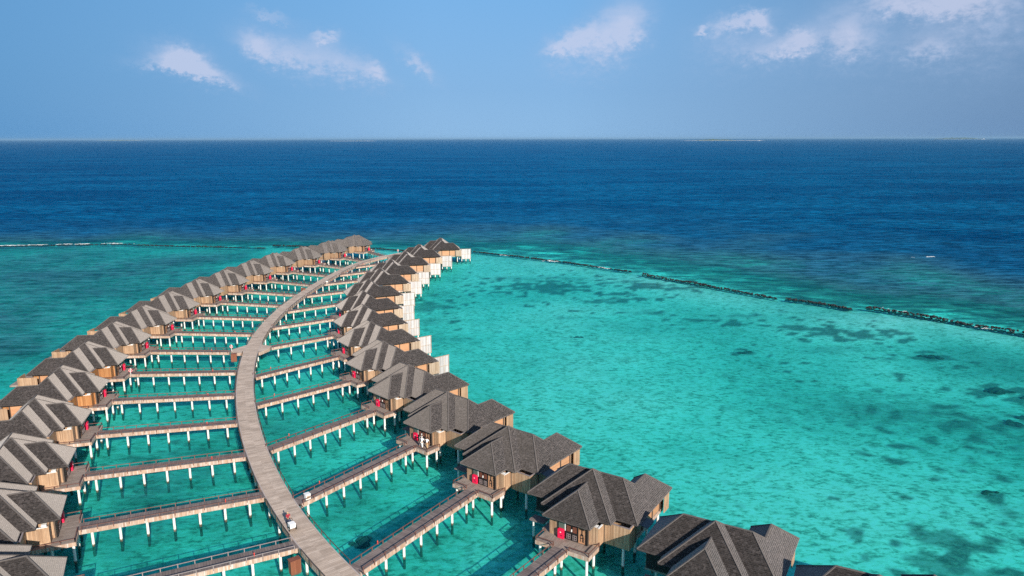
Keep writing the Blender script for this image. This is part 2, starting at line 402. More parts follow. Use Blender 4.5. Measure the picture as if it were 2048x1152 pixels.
POS={'L':[(-43.77,63.73,206.0),(-51.65,76.7,204.7),(-58.67,90.16,200.8),(-64.79,104.21,196.7),(-70.07,118.74,193.3),(-74.54,133.44,189.4),(-77.63,148.46,184.6),(-79.24,163.64,180.8),(-80.45,179.07,177.6),(-80.61,195.18,174.7),(-78.88,209.99,171.7),(-76.99,226.09,169.0),(-74.65,241.63,166.4),(-69.24,255.96,162.6),(-63.43,270.59,157.8),(-57.49,286.34,151.7)],
 'R':[(29.28,51.7,62.3),(17.17,61.13,59.7),(5.86,73.11,57.2),(-4.47,86.31,52.5),(-13.99,100.0,49.1),(-22.2,114.03,44.8),(-29.44,128.98,40.6),(-35.04,144.65,36.1),(-39.9,160.59,31.5),(-43.4,176.78,27.4),(-45.53,193.51,23.3),(-45.68,211.19,19.1),(-45.14,227.63,15.1),(-43.04,244.68,12.1),(-40.42,261.48,9.8),(-34.42,279.24,6.9)]}
JOINT={'L':[(-23.91,72.78),(-31.45,84.19),(-37.94,96.02),(-43.67,108.3),(-48.64,120.95),(-52.87,133.84),(-59.34,147.33),(-58.6,161.37),(-60.4,176.09),(-61.0,190.26),(-61.26,203.99),(-60.9,218.26),(-59.4,233.5),(-56.8,247.71),(-54.3,262.9),(-50.52,276.8)],
 'R':[None,(0.5,44.0),(-7.6,55.0),(-16.59,67.74),(-26.58,82.37),(-35.33,97.87),(-43.34,115.8),(-48.74,130.57),(-52.14,150.51),(-56.76,167.22),(-58.3,183.92),(-58.53,202.87),(-57.6,220.1),(-55.15,236.41),(-50.9,253.53),(-45.5,272.5)]}
ORD=['nearest','second','third','fourth','fifth','sixth','seventh','eighth','ninth','tenth','eleventh','twelfth','thirteenth','fourteenth','fifteenth','farthest']
LOOK={('L',0):'in the bottom left corner',('L',1):'beside the left edge',('L',2):'behind the corner villas',('R',0):'only its dark roof visible',('R',1):'cut by the bottom edge',
 ('R',2):'its red cabinet fully visible',('R',3):'its court wall half shaded',('R',4):'three people on its deck',('R',15):'with a white fence'}
def vlabel(sd,i):
    x=LOOK.get((sd,i))
    return 'shingled villa, %s from the camera in the %s row'%(ORD[i],'left' if sd=='L' else 'right')+(', '+x if x else '')
protos={}
for key,flip,fence,side in (('R',-1,'plain','R'),('RW',-1,'white','R'),('L',1,'brown','L'),('L2',1,'brown','L2')):
    protos[key]=[flip,fence,side,None]
villas={}
for sd in 'LR':
    for i,(x,y,a) in enumerate(POS[sd]):
        key=('RW' if i>=6 else 'R') if sd=='R' else ('L2' if i in (4,5) else 'L')
        pr=protos[key]
        if pr[3] is None:
            o=build_villa(key,pr[0],pr[1],pr[2]); index_kids(o); pr[3]=o
        else: o=copy_tree(pr[3])
        o.location=(x,y,0); o.rotation_euler=(0,0,R(a))
        tag(o,vlabel(sd,i),'villa','shingled water villas in two curved rows')
        villas[sd,i]=o

# ------------------------------------------------------------ the boardwalk
CO=[9.143,3.262,-11.472,-7.065,25.932,-11.57,-59.014]
def cx(y):
    if y<66: return cx(66)-(66-y)*(cx(66)-cx(67))/1.0*-1 if False else cx(66)+(66-y)*(cx(66)-cx(67))
    t=(y-170)/100; s=0
    for c in CO: s=s*t+c
    return s
raw=[(cx(y),y) for y in [42+2*i for i in range(105)] if y<=250]+[(-55.6,256),(-53.6,262.5),(-51.2,268),(-48.4,273),(-45.2,277.6),(-41.8,281.5)]
def smooth(p,n=2):
    for _ in range(n): p=[p[0]]+[((p[i-1][0]+2*p[i][0]+p[i+1][0])/4,(p[i-1][1]+2*p[i][1]+p[i+1][1])/4) for i in range(1,len(p)-1)]+[p[-1]]
    return p
raw=smooth(raw,3)
def ribbon(mb,pts,o0,o1,z0,z1,s0=0):
    """strip along pts between side offsets o0<o1 (left is positive), UV v along the length"""
    n=len(pts); nr=[]
    for i in range(n):
        a=Vector(pts[max(0,i-1)]); b=Vector(pts[min(n-1,i+1)]); d=(b-a).normalized(); nr.append(Vector((-d.y,d.x)))
    s=s0
    L=[(Vector(pts[i])+nr[i]*o0) for i in range(n)]; H=[(Vector(pts[i])+nr[i]*o1) for i in range(n)]
    for i in range(n-1):
        ds=(Vector(pts[i+1])-Vector(pts[i])).length
        def q(P4,uvs):
            k=len(mb.v); mb.v+=[tuple(p) for p in P4]; mb.f.append((k,k+1,k+2,k+3)); mb.uv+=uvs
        a,b,c,d=L[i],L[i+1],H[i+1],H[i]
        q([(a.x,a.y,z1),(b.x,b.y,z1),(c.x,c.y,z1),(d.x,d.y,z1)],[(o0,s),(o0,s+ds),(o1,s+ds),(o1,s)])
        q([(d.x,d.y,z0),(c.x,c.y,z0),(b.x,b.y,z0),(a.x,a.y,z0)],[(o1,s),(o1,s+ds),(o0,s+ds),(o0,s)])
        q([(a.x,a.y,z0),(b.x,b.y,z0),(b.x,b.y,z1),(a.x,a.y,z1)],[(s,z0),(s+ds,z0),(s+ds,z1),(s,z1)])
        q([(c.x,c.y,z0),(d.x,d.y,z0),(d.x,d.y,z1),(c.x,c.y,z1)],[(s+ds,z0),(s,z0),(s,z1),(s+ds,z1)])
        s+=ds
    for i in (0,n-1):
        a,d=L[i],H[i]; mb.face([(a.x,a.y,z0),(a.x,a.y,z1),(d.x,d.y,z1),(d.x,d.y,z0)])
    return s
HW=1.47
bw=thing('boardwalk','long curved timber boardwalk running between the two rows of villas','boardwalk',(raw[10][0],raw[10][1],0))
off=Vector((raw[10][0],raw[10][1]))
bp=[(x-off.x,y-off.y) for x,y in raw]
m=MB(); ribbon(m,bp,-HW+.14,HW-.14,ZD-.12,ZD); link('deck',m.mesh('deck',M['walk']),bw)
for a,b in ((-HW,-HW+.14),(HW-.14,HW)):
    m=MB(); ribbon(m,bp,a,b,ZD-.1,ZD+.05); link('edge_board',m.mesh('edge_board',M['edge']),bw)
for a,b in ((-HW-.06,-HW-.003),(HW+.003,HW+.06)):
    m=MB(); ribbon(m,bp,a,b,ZD-.6,ZD-.03); link('fascia',m.mesh('fascia',M['fascia']),bw)
m=MB()
for o0 in (-1.0,.86): ribbon(m,bp,o0,o0+.14,ZD-.45,ZD-.121)
link('beam',m.mesh('beam',M['beam']),bw)
def side_at(pt):    # nearest index and side (+1 left) of the boardwalk
    best=min(range(1,len(raw)-1),key=lambda i:(raw[i][0]-pt[0])**2+(raw[i][1]-pt[1])**2)
    d=Vector(raw[best+1])-Vector(raw[best-1]); w=Vector(pt)-Vector(raw[best])
    return best,(1 if d.x*w.y-d.y*w.x>0 else -1)
gaps={1:[],-1:[]}
ends={}
for sd in 'LR':
    for i in range(16):
        j=JOINT[sd][i]
        if j is None: continue
        k,s=side_at(j); s=1 if sd=='L' else -1
        x,y,a=POS[sd][i]; fl=1 if sd=='L' else -1; vv=.7 if sd=='L' else .2
        th=R(a); ex,ey=-1.25*S,vv*S*fl
        E=Vector((x+ex*math.cos(th)-ey*math.sin(th),y+ex*math.sin(th)+ey*math.cos(th)))
        J=Vector(j)
        # put the joint exactly on the boardwalk's edge along the line to the villa
        if not (sd=='L' and i==6) and not (sd=='R' and i==8):
            d=(E-J).normalized(); A=J-d*6
            for q in range(400):
                t=A+d*(q*.04)
                kk=min(range(len(raw)),key=lambda z:(raw[z][0]-t.x)**2+(raw[z][1]-t.y)**2)
                a0=Vector(raw[max(0,kk-1)]); b0=Vector(raw[min(len(raw)-1,kk+1)]); dd=(b0-a0).normalized()
                dist=dd.x*(t.y-raw[kk][1])-dd.y*(t.x-raw[kk][0])
                if dist*s>HW-.02: J=t; break
            k=kk
        gaps[s].append((J.x,J.y)); ends[sd,i]=(J,E)
for s in (1,-1):
    m=MB(); pr=None; o=(HW+.16)*s; run=0; last=None
    def normal(i):
        a=Vector(raw[max(0,i-1)]); b=Vector(raw[min(len(raw)-1,i+1)]); d=(b-a).normalized(); return Vector((-d.y,d.x))
    for i in range(len(raw)-4):
        for sub in (0,.5):
            q=Vector(raw[i]).lerp(Vector(raw[i+1]),sub)+normal(i)*o
            bad=any((q.x-g[0])**2+(q.y-g[1])**2<1.25**2 for g in gaps[s]) or (146<q.y<152.4)
            p3=Vector((q.x-off.x,q.y-off.y,ZD+.42))
            if not bad:
                if last is not None: m.bar(last,p3,.07,.07)
                if last is None or run%2==0: m.bar(p3-Vector((0,0,.75)),p3+Vector((0,0,.03)),.09,.09)
                last=p3; run+=1
            else: last=None; run=0
    link('railing',m.mesh('railing',M['beam']),bw)
d_=0
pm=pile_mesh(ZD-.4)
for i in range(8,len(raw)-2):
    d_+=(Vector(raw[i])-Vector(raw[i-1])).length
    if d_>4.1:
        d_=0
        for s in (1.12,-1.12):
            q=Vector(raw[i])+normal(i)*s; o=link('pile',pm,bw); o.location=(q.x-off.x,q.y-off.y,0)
m=MB(); m.prism([(x-off.x,y-off.y) for x,y in ((-57.6,145.9),(-52.9,146.2),(-51.9,149.2),(-51.95,150.9),(-54.4,152.2),(-57.6,151.9),(-59.5,148.6),(-59.2,147.2))][::1],ZD-.12,ZD+.006,(1,0,0))
n_=link('platform',m.mesh('platform',M['walk']),bw); n_['label']='pointed platform where two jetties branch off'
m=MB(); m.prism([(x-off.x,y-off.y) for x,y in ((-57.7,145.8),(-52.8,146.1),(-51.8,149.1),(-51.85,151.0),(-54.4,152.3),(-57.6,152.0),(-59.6,148.6),(-59.3,147.1))],ZD-.6,ZD-.122); link('fascia',m.mesh('fascia',M['fascia']),n_)

# ------------------------------------------------------------- side jetties
JG='timber side jetties from the boardwalk to the villas'
for (sd,i),(J,E) in ends.items():
    d=(E-J); L=d.length; th=math.atan2(d.y,d.x)
    row='left-hand' if sd=='L' else 'right-hand'
    j=thing('jetty','narrow plank jetty leading to the %s villa of the %s row'%(ORD[i],row),'jetty',(J.x,J.y,0),th,JG)
    W=.86; zt=ZD-.02
    m=MB(); ribbon(m,[(-.12,0),(L*.5,0),(L+.1,0)],-W,W,zt-.1,zt); link('deck',m.mesh('deck',M['jwalk']),j)
    for s in (1,-1):
        m=MB(); ribbon(m,[(0,0),(L*.5,0),(L-.02,0)],*sorted((s*(W+.003),s*(W+.06))),zt-.55,zt-.02); link('fascia',m.mesh('fascia',M['fascia']),j)
        m=MB(); y=s*(W+.1); n=max(2,round(L/1.75)); a=Vector((.35,y,zt+.40)); b=Vector((L-.3,y,zt+.40)); m.bar(a,b,.075,.06)
        for k in range(n+1):
            q=a.lerp(b,k/n); m.bar(q-Vector((0,0,.62)),q+Vector((0,0,.05)),.085,.085)
        link('railing',m.mesh('railing',M['railgrey'] if (sd=='L' and i==0) else M['rail']),j)
    m=MB(); ribbon(m,[(0,0),(L*.5,0),(L-.02,0)],-.6,-.45,zt-.4,zt-.101); ribbon(m,[(0,0),(L*.5,0),(L-.02,0)],.45,.6,zt-.4,zt-.101); link('beam',m.mesh('beam',M['beam']),j)
    n=max(3,round(L/2.75)); pmj=pile_mesh(ZD-.42)
    for k in range(n):
        o=link('pile',pmj,j); o.location=((k+.6)*L/n,0,0)
    for t,s in ((.22,1),):
        o=MB(); o.tube((0,0,-.1),(0,0,.2),.05,.045,8); o.tube((0,0,.2),(0,0,.34),.08,.03,8)
        o=link('lamp',o.mesh('lamp',M['lamp'],True),j); o.location=(L*t,s*(W+.1),zt+.42)

# --------------------------------------------------- cabinets, boxes, rings
def cabinet(x,y,rz,label,h=1.5):
    t=thing('service_cabinet',label,'cabinet',(x,y,ZD-1.0),rz,'red-brown cabinets on the boardwalk edge')
    m=MB(); m.box(-.35,.35,-.55,.55,0,h); b=link('body',m.mesh('body',M['cabinet']),t)
    m=MB(); m.box(-.4,.4,-.6,.6,h+.002,h+.07); link('lid',m.mesh('lid',M['cabinet']),t)
    m=MB(); m.box(.352,.37,-.5,.5,.15,h-.15); link('door',m.mesh('door',M['cabinet']),b)
    m=MB(); m.box(-.3,.42,-.5,.5,-.16,-.005); link('bracket',m.mesh('bracket',M['beam']),t)
cabinet(-22.95,69.0,R(128),'red-brown timber cabinet hanging on the near left edge of the boardwalk')
cabinet(-57.3,143.5,R(105),'red-brown cabinet just below the pointed platform of the boardwalk')
cabinet(-61.9,210.6,R(92),'red-brown cabinet on the far stretch of the boardwalk, left side')
def utilbox(x,y,rz,label):
    t=thing('utility_box',label,'box',(x,y,ZD),rz)
    m=MB(); m.box(-.3,.3,-.3,.3,0,.62); b=link('body',m.mesh('body',M['white']),t)
    m=MB(); m.box(-.34,.34,-.34,.34,.622,.7); link('lid',m.mesh('lid',M['white']),t)
    m=MB(); m.box(-.22,.22,-.318,-.302,.1,.5); link('door',m.mesh('door',M['silver']),b)
utilbox(-25.5,83.1,.7,'white utility box where the fifth right-hand jetty leaves the boardwalk')
utilbox(-57.3,220.6,.1,'small white utility box beside the far part of the boardwalk')
def lifebuoy(x,y,rz,z,label):
    t=thing('lifebuoy_stand',label,'lifebuoy',(x,y,z),rz,'lifebuoy stands along the walkways')
    m=MB(); m.tube((0,0,0),(0,0,1.55),.05,.05,8); link('post',m.mesh('post',M['white'],True),t)
    bm=bmesh.new(); m=MB(); m2=MB(); n,k=24,8
    for a in range(n):
        for b in range(k):
            q=[]
            for aa,bb in ((a,b),(a+1,b),(a+1,b+1),(a,b+1)):
                A=2*math.pi*aa/n; B=2*math.pi*bb/k; r=.27+.075*math.cos(B); q.append((.1+.06*math.sin(B),r*math.cos(A),1.1+r*math.sin(A)))
            (m if (a//3)%2 else m2).face(q)
    r_=link('ring',m.mesh('ring',mats_ring[0],True),t); link('band',m2.mesh('band',M['red'],True),r_); bm.free()
mats_ring=[mat_plain('pale_pink_ring',(.8,.55,.52),.5,.1)]
lifebuoy(-59.0,146.9,R(-90),ZD,'pink and white lifebuoy on a post at the tip of the pointed platform')
lifebuoy(-44.5,280.5,R(-90),ZD,'round pink lifebuoy on a post at the far end of the boardwalk')
lifebuoy(-72.2,131.3,R(-60),ZD-.1,'lifebuoy on a post at the corner of a left-hand villa deck')

# ------------------------------------------------------------------- people
SKIN=mat_plain('skin',(.42,.24,.16),.6,.08)
HAIR=mat_plain('dark_hair',(.02,.015,.012),.6,.1)
CL={'white':mat_plain('white_cotton',(.86,.86,.85),.85,.03),'tan':mat_plain('tan_cotton',(.55,.36,.2),.85,.08),'grey':mat_plain('grey_cotton',(.2,.21,.23),.85,.1),
    'navy':mat_plain('navy_cotton',(.03,.035,.08),.85,.1),'maroon':mat_plain('maroon_cotton',(.3,.02,.04),.85,.1),'teal':mat_plain('teal_cotton',(.05,.2,.17),.85,.1)}
def skin(name,verts,edges,radii,mat,parent,root=0):
    m=bpy.data.meshes.new(name); m.from_pydata(verts,edges,[]); m.materials.append(mat)
    o=link(name,m,parent); md=o.modifiers.new('skin','SKIN'); md.use_smooth_shade=True
    l=m.skin_vertices[0].data if m.skin_vertices else None
    if l is None:
        bm=bmesh.new(); bm.from_mesh(m); bm.verts.layers.skin.new(); bm.to_mesh(m); bm.free(); l=m.skin_vertices[0].data
    for k,r in enumerate(radii): l[k].radius=(r,r) if not isinstance(r,tuple) else r
    l[root].use_root=True
    s=o.modifiers.new('sub','SUBSURF'); s.levels=1; s.render_levels=2
    return o
def person(loc,rz,label,top,bottom,hair,arms,stride=0.12,lean=0.,h=1.74,cap=None):
    """arms: for each side (elbow, wrist) offsets from the shoulder"""
    t=thing('person',label,'person',loc,rz,'people on the walkways')
    k=h/1.74; V=[];E=[];Rr=[]
    def a(p,r,to=None):
        V.append((p[0]*k,p[1]*k,p[2]*k)); Rr.append(r*k if not isinstance(r,tuple) else tuple(x*k for x in r))
        if to is not None: E.append((to,len(V)-1))
        return len(V)-1
    pel=a((0,0,.95),(.145,.11)); wa=a((lean*.3,0,1.12),(.125,.095),pel); ch=a((lean*.8,0,1.32),(.15,.105),wa); nk0=a((lean,0,1.46),.075,ch); nk=a((lean+.01,0,1.52),.05,nk0)
    hd=a((lean+.02,0,1.6),(.072,.08),nk); a((lean+.03,0,1.69),(.07,.082),hd); 
    nose=a((lean+.115,0,1.6),.014,hd)
    shs={}; wr={}
    for s in (1,-1):
        sh=a((lean*.95,s*.185,1.41),.052,nk0); e=arms[s][0]; w_=arms[s][1]
        el=a((lean*.95+e[0],s*.185+s*e[1],1.41+e[2]),.038,sh); wt=a((lean*.95+w_[0],s*.185+s*w_[1],1.41+w_[2]),.026,el)
        A=Vector(V[el]);B=Vector(V[wt]); d=(B-A).normalized(); side=Vector((0,0,1)).cross(d); side=side.normalized() if side.length>.1 else Vector((1,0,0))
        pm_=B/k+d*.06; pa=a(pm_,(.038,.022),wt)
        for q,l_ in ((-.03,.07),(-.01,.085),(.012,.08),(.032,.06)):
            f1=a(pm_+d*.035+side*q,.0095,pa); f2=a(pm_+d*(.035+l_*.55)+side*q+Vector((0,0,-.008)),.009,f1); a(pm_+d*(.035+l_)+side*q+Vector((0,0,-.022)),.008,f2)
        th=a(B/k+d*.035+side*.04,.011,wt); a(B/k+d*.075+side*.062,.009,th)
        shs[s]=(sh,el)
        hp=a((0,s*.085,.88),.085,pel); kn=a((s*stride*.5+.03,s*.095,.5),.055,hp); an=a((s*stride,s*.1,.085),.038,kn); a((s*stride+.14,s*.11,.035),(.042,.026),an); 
    body=skin('body',V,E,Rr,SKIN,t,0)
    # shirt: torso + upper arms
    sv=[(0,0,.93*k),V[wa],V[ch],(V[nk0][0],0,V[nk0][2]-.01)]; se=[(0,1),(1,2),(2,3)]; sr=[(.165*k,.13*k),(.155*k,.122*k),(.18*k,.135*k),.085*k]
    for s in (1,-1):
        i0=len(sv); sv.append(V[shs[s][0]]); sr.append(.078*k); se.append((3,i0))
        sh,el=Vector(V[shs[s][0]]),Vector(V[shs[s][1]]); sv.append(tuple(sh.lerp(el,.85))); sr.append(.062*k); se.append((i0,i0+1))
    o=skin('shirt',sv,se,sr,CL[top],t,0); o['label']=top+' shirt'
    tv=[(0,0,.97*k)];te=[];tr=[(.16*k,.125*k)]
    for s in (1,-1):
        b=len(tv); tv+=[(0,s*.09*k,.86*k),((s*stride*.5+.03)*k,s*.098*k,.5*k),((s*stride)*k,s*.102*k,.14*k)]; te+=[(0,b),(b,b+1),(b+1,b+2)]; tr+=[.105*k,.082*k,.065*k]
    o=skin('trousers',tv,te,tr,CL[bottom],t,0); o['label']=bottom+' trousers'
    m=MB(); m.blob(((lean+.015)*k,0,1.675*k),.105*k,(1,.86,.82),2,.08,3); o=link('hair' if cap is None else 'cap',m.mesh('hair',HAIR if cap is None else CL[cap],True),t)
    if cap: o['label']=cap+' cap'
    m=MB()
    for s in (1,-1): m.blob(((lean+.098)*k,s*.03*k,1.625*k),.011*k,(1,1,1),1,0)
    link('eyes',m.mesh('eyes',HAIR,True),t)
    m=MB(); m.box((lean+.09)*k,(lean+.1)*k,-.022*k,.022*k,1.555*k,1.563*k); link('mouth',m.mesh('mouth',M['brown']),t)
    m=MB()
    for s in (1,-1): m.blob(((lean+.01)*k,s*.083*k,1.605*k),.022*k,(.7,.4,1.3),1,0)
    link('ears',m.mesh('ears',SKIN,True),t)
    m=MB()
    for s in (1,-1): m.box((s*stride-.05)*k,(s*stride+.19)*k,(s*.105-.045)*k,(s*.105+.045)*k,0,.05)
    link('shoes',m.mesh('shoes',M['black']),t)
    return t
DOWN=((.03,.04,-.28),(.1,.05,-.52)); 
def vl(sd,i,u,v,z=0):
    x,y,a=POS[sd][i]; th=R(a); fl=1 if sd=='L' else -1; ex,ey=u*S,v*S*fl
    return (x+ex*math.cos(th)-ey*math.sin(th),y+ex*math.sin(th)+ey*math.cos(th),z)
person(vl('R',4,-.75,1.75,ZD),R(60),'person in white shirt and white trousers, centre of the group on the deck','white','white',0,{1:((.12,.1,-.24),(.34,.02,-.2)),-1:((.1,.16,-.2),(.3,.3,-.05))},.08,0,1.8,'white')
person(vl('R',4,-.45,2.35,ZD),R(75),'person in white shirt and tan trousers, right of the group on the deck','white','tan',0,{1:((.2,.05,-.12),(.4,-.05,-.02)),-1:((.05,.12,-.26),(.12,.16,-.5))},.1,0,1.72)
person(vl('R',4,-.5,1.15,ZD),R(-30),'person in grey with an arm raised, left of the group on the deck','grey','grey',0,{1:((.15,.15,-.1),(.25,.2,.18)),-1:DOWN},.06,0,1.76)
person((-25.95,76.75,ZD),R(-52),'person in a maroon shirt pushing a white cart along the boardwalk','maroon','navy',0,{1:((.1,.04,-.26),(.36,.0,-.3)),-1:((.1,.04,-.26),(.36,.0,-.3))},.2,.07,1.72,'tan')
ct=thing('handcart','white two-wheeled handcart on the boardwalk in front of a person','cart',(-25.2,75.75,ZD),R(-52))
m=MB(); m.box(-.42,.30,-.32,.32,.35,.78); bx=link('box',m.mesh('box',M['white']),ct)
m=MB(); m.box(-.45,.33,-.35,.35,.782,.84); link('lid',m.mesh('lid',CL['white']),bx)
for s in (1,-1):
    m=MB(); m.tube((.1,s*.37,.28),(.1,s*.43,.28),.28,.28,20); wh=link('wheel',m.mesh('wheel',M['black'],True),ct)
    m=MB(); m.tube((.1,s*.431,.28),(.1,s*.44,.28),.1,.1,12); link('hub',m.mesh('hub',M['white'],True),wh)
m=MB(); m.bar((-.42,-.3,.85),(-.78,-.3,1.02),.04,.04); m.bar((-.42,.3,.85),(-.78,.3,1.02),.04,.04); m.bar((-.78,-.32,1.02),(-.78,.32,1.02),.04,.04); link('handle',m.mesh('handle',M['black']),ct)

# ------------------------------------------------------- seabed and the sea
REEF=[(-900,285),(-420,300),(-300,312),(-227,320),(-170,325),(-107,316),(-57,311),(-41,303),(-16,302),(4,289),(24,272),(42,255),(61,231),(79,210),(94,196),(110,187),(124,170),(134,158),(180,100),(240,10),(300,-120),(360,-400)]
def reef_d(x,y):
    """signed distance to the reef line, positive on the ocean side"""
    best=1e9; sg=1
    for i in range(len(REEF)-1):
        ax,ay=REEF[i]; bx,by=REEF[i+1]; dx,dy=bx-ax,by-ay
        t=max(0,min(1,((x-ax)*dx+(y-ay)*dy)/(dx*dx+dy*dy)))
        qx,qy=ax+t*dx,ay+t*dy; d=(x-qx)**2+(y-qy)**2
        if d<best: best=d; sg=1 if dx*(y-ay)-dy*(x-ax)>0 else -1
    return math.sqrt(best)*sg
def sst(a,b,x):
    t=max(0,min(1,(x-a)/(b-a))); return t*t*(3-2*t)
# darker bottom patches (reef flats, coral, seagrass, one soft blob): x, y, radius across, radius along, darkness
PATCH=[(12,232,15,7,.75),(2,246,10,5,.5),(33.7,221,5,2.4,.75),(44,232,9,4,.85),(52,228,7,3,.7),(40,240,6,3,.6),(20,245.7,9,3,.55),(28,210,8,2.5,.7),(36,214,5,2,.7),(50,188,5,1.6,.6),(58,184,5,1.8,.8),
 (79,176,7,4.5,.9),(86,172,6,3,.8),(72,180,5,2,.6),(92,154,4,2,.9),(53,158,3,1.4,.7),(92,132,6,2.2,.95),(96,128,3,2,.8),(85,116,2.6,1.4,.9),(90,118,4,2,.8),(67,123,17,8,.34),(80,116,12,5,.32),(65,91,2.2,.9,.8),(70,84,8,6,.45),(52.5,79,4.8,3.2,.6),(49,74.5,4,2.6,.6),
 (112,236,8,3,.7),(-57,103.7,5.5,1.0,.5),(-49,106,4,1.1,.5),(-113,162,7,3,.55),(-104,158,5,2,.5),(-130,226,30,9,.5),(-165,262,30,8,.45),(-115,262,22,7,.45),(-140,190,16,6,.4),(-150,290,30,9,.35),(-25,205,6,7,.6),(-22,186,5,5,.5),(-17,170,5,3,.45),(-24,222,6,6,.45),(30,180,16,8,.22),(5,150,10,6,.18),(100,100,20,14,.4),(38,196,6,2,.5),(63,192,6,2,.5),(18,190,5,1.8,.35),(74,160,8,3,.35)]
def fields(x,y):
    d=reef_d(x,y); r=math.hypot(x,y)
    n1=noise.noise(Vector((x*.03,y*.03,1))); n2=noise.noise(Vector((x*.11,y*.11,5))); n3=noise.noise(Vector((x*.35,y*.35,9))) if r<500 else 0
    dep=1.55+.35*n1+.12*n2
    dep+=1.0*sst(-70,-130,x);                             # deeper lagoon on the left
    east=sst(30,110,x)*sst(190,60,y)
    dep+=.45*east
    shelf=sst(-6,10,d)
    d2=d*(1+.9*sst(0,-110,x))*(1+.35*n1); out=1.8+1.3*sst(8,60,d2)+3*sst(30,140,d2)+9*sst(70,270,d2)+20*sst(180,620,d2)+n1*1.5*sst(10,90,d2)
    dep=dep*(1-shelf)+out*shelf
    cov=.08+.16*max(0,n1+.2)+.10*n2
    dep-=.35*math.exp(-(d/28)**2)*(1-shelf)
    cov+=(.12+.45*sst(4,22,d)*(1-sst(38,75,d))+.2*sst(60,100,d))*shelf*(1-sst(90,190,d))*(1+1.3*n2+.8*n1)+.24*sst(-72,-125,x)*(1-shelf)*(1+1.6*n1+.8*n2)+.22*sst(35,105,x)*(1-shelf)*(1+1.2*n1)
    if -75<x<-5 and 40<y<300:                            # greener bottom between the rows
        w_=sst(0,6,min(cx(min(y,260))+60,60))
        lx=cx(max(60,min(y,250)))
        q=sst(30,14,abs(x-lx))*sst(285,240,y); cov+=.14*q*(1+n2*1.6+n1); dep+=.35*q
    cov+=.25*sst(60,120,x)*sst(-40,-5,-d if False else d-0)*0
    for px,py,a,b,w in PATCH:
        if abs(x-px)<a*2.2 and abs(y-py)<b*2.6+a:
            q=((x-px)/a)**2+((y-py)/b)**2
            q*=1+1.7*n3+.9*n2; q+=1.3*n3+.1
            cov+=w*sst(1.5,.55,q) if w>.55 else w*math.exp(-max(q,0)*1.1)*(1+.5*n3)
    return dep,max(0,min(1,cov)),shelf
def sea_grid(fine=1):
    rad=[0,14,24,32]
    r=38.0
    while r<620: rad.append(r); r*=1+.0095/fine
    while r<70000: rad.append(r); r*=1.13
    ang=[]
    a=-math.pi
    while a<math.pi-1e-6:
        ang.append(a)
        if abs(a)<R(44): a+=R(.30/fine)
        elif abs(a)<R(60): a+=R(1.2)
        else: a+=R(5)
    return rad,ang
def build_sea():
    rad,ang=sea_grid(); nA=len(ang)
    pts=[(0,0)]; 
    for r in rad[1:]:
        for a in ang: pts.append((r*math.sin(a),r*math.cos(a)))
    F=[]
    for x,y in pts:
        if abs(x)>1500 or abs(y)>1500: F.append((34.0,.1,1.0))
        elif y<20 and math.hypot(x,y)>60: F.append((1.9,.1,0.0) if reef_d(x,y)<0 else (20,.1,1))
        else: F.append(fields(x,y))
    faces=[(0,1+(i+1)%nA,1+i) for i in range(nA)]
    for k in range(1,len(rad)-1):
        b0=1+(k-1)*nA; b1=1+k*nA
        for i in range(nA):
            j=(i+1)%nA; faces.append((b0+i,b0+j,b1+j,b1+i))
    def mk(name,zs,mat,attrs):
        m=bpy.data.meshes.new(name); m.from_pydata([(p[0],p[1],z) for p,z in zip(pts,zs)],[],faces)
        for p in m.polygons: p.use_smooth=True
        for an,vals in attrs.items():
            a=m.attributes.new(an,'FLOAT','POINT'); a.data.foreach_set('value',vals)
        m.materials.append(mat); m.update()
        if m.polygons[-1].normal.z<0: m.flip_normals()
        return link(name,m)
    dep=[f[0] for f in F]; cov=[f[1] for f in F]; sh=[f[2] for f in F]
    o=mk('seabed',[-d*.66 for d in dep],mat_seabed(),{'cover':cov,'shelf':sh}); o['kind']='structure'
    o=mk('water',[0.0]*len(pts),mat_water(),{'depth':dep}); o['kind']='structure'
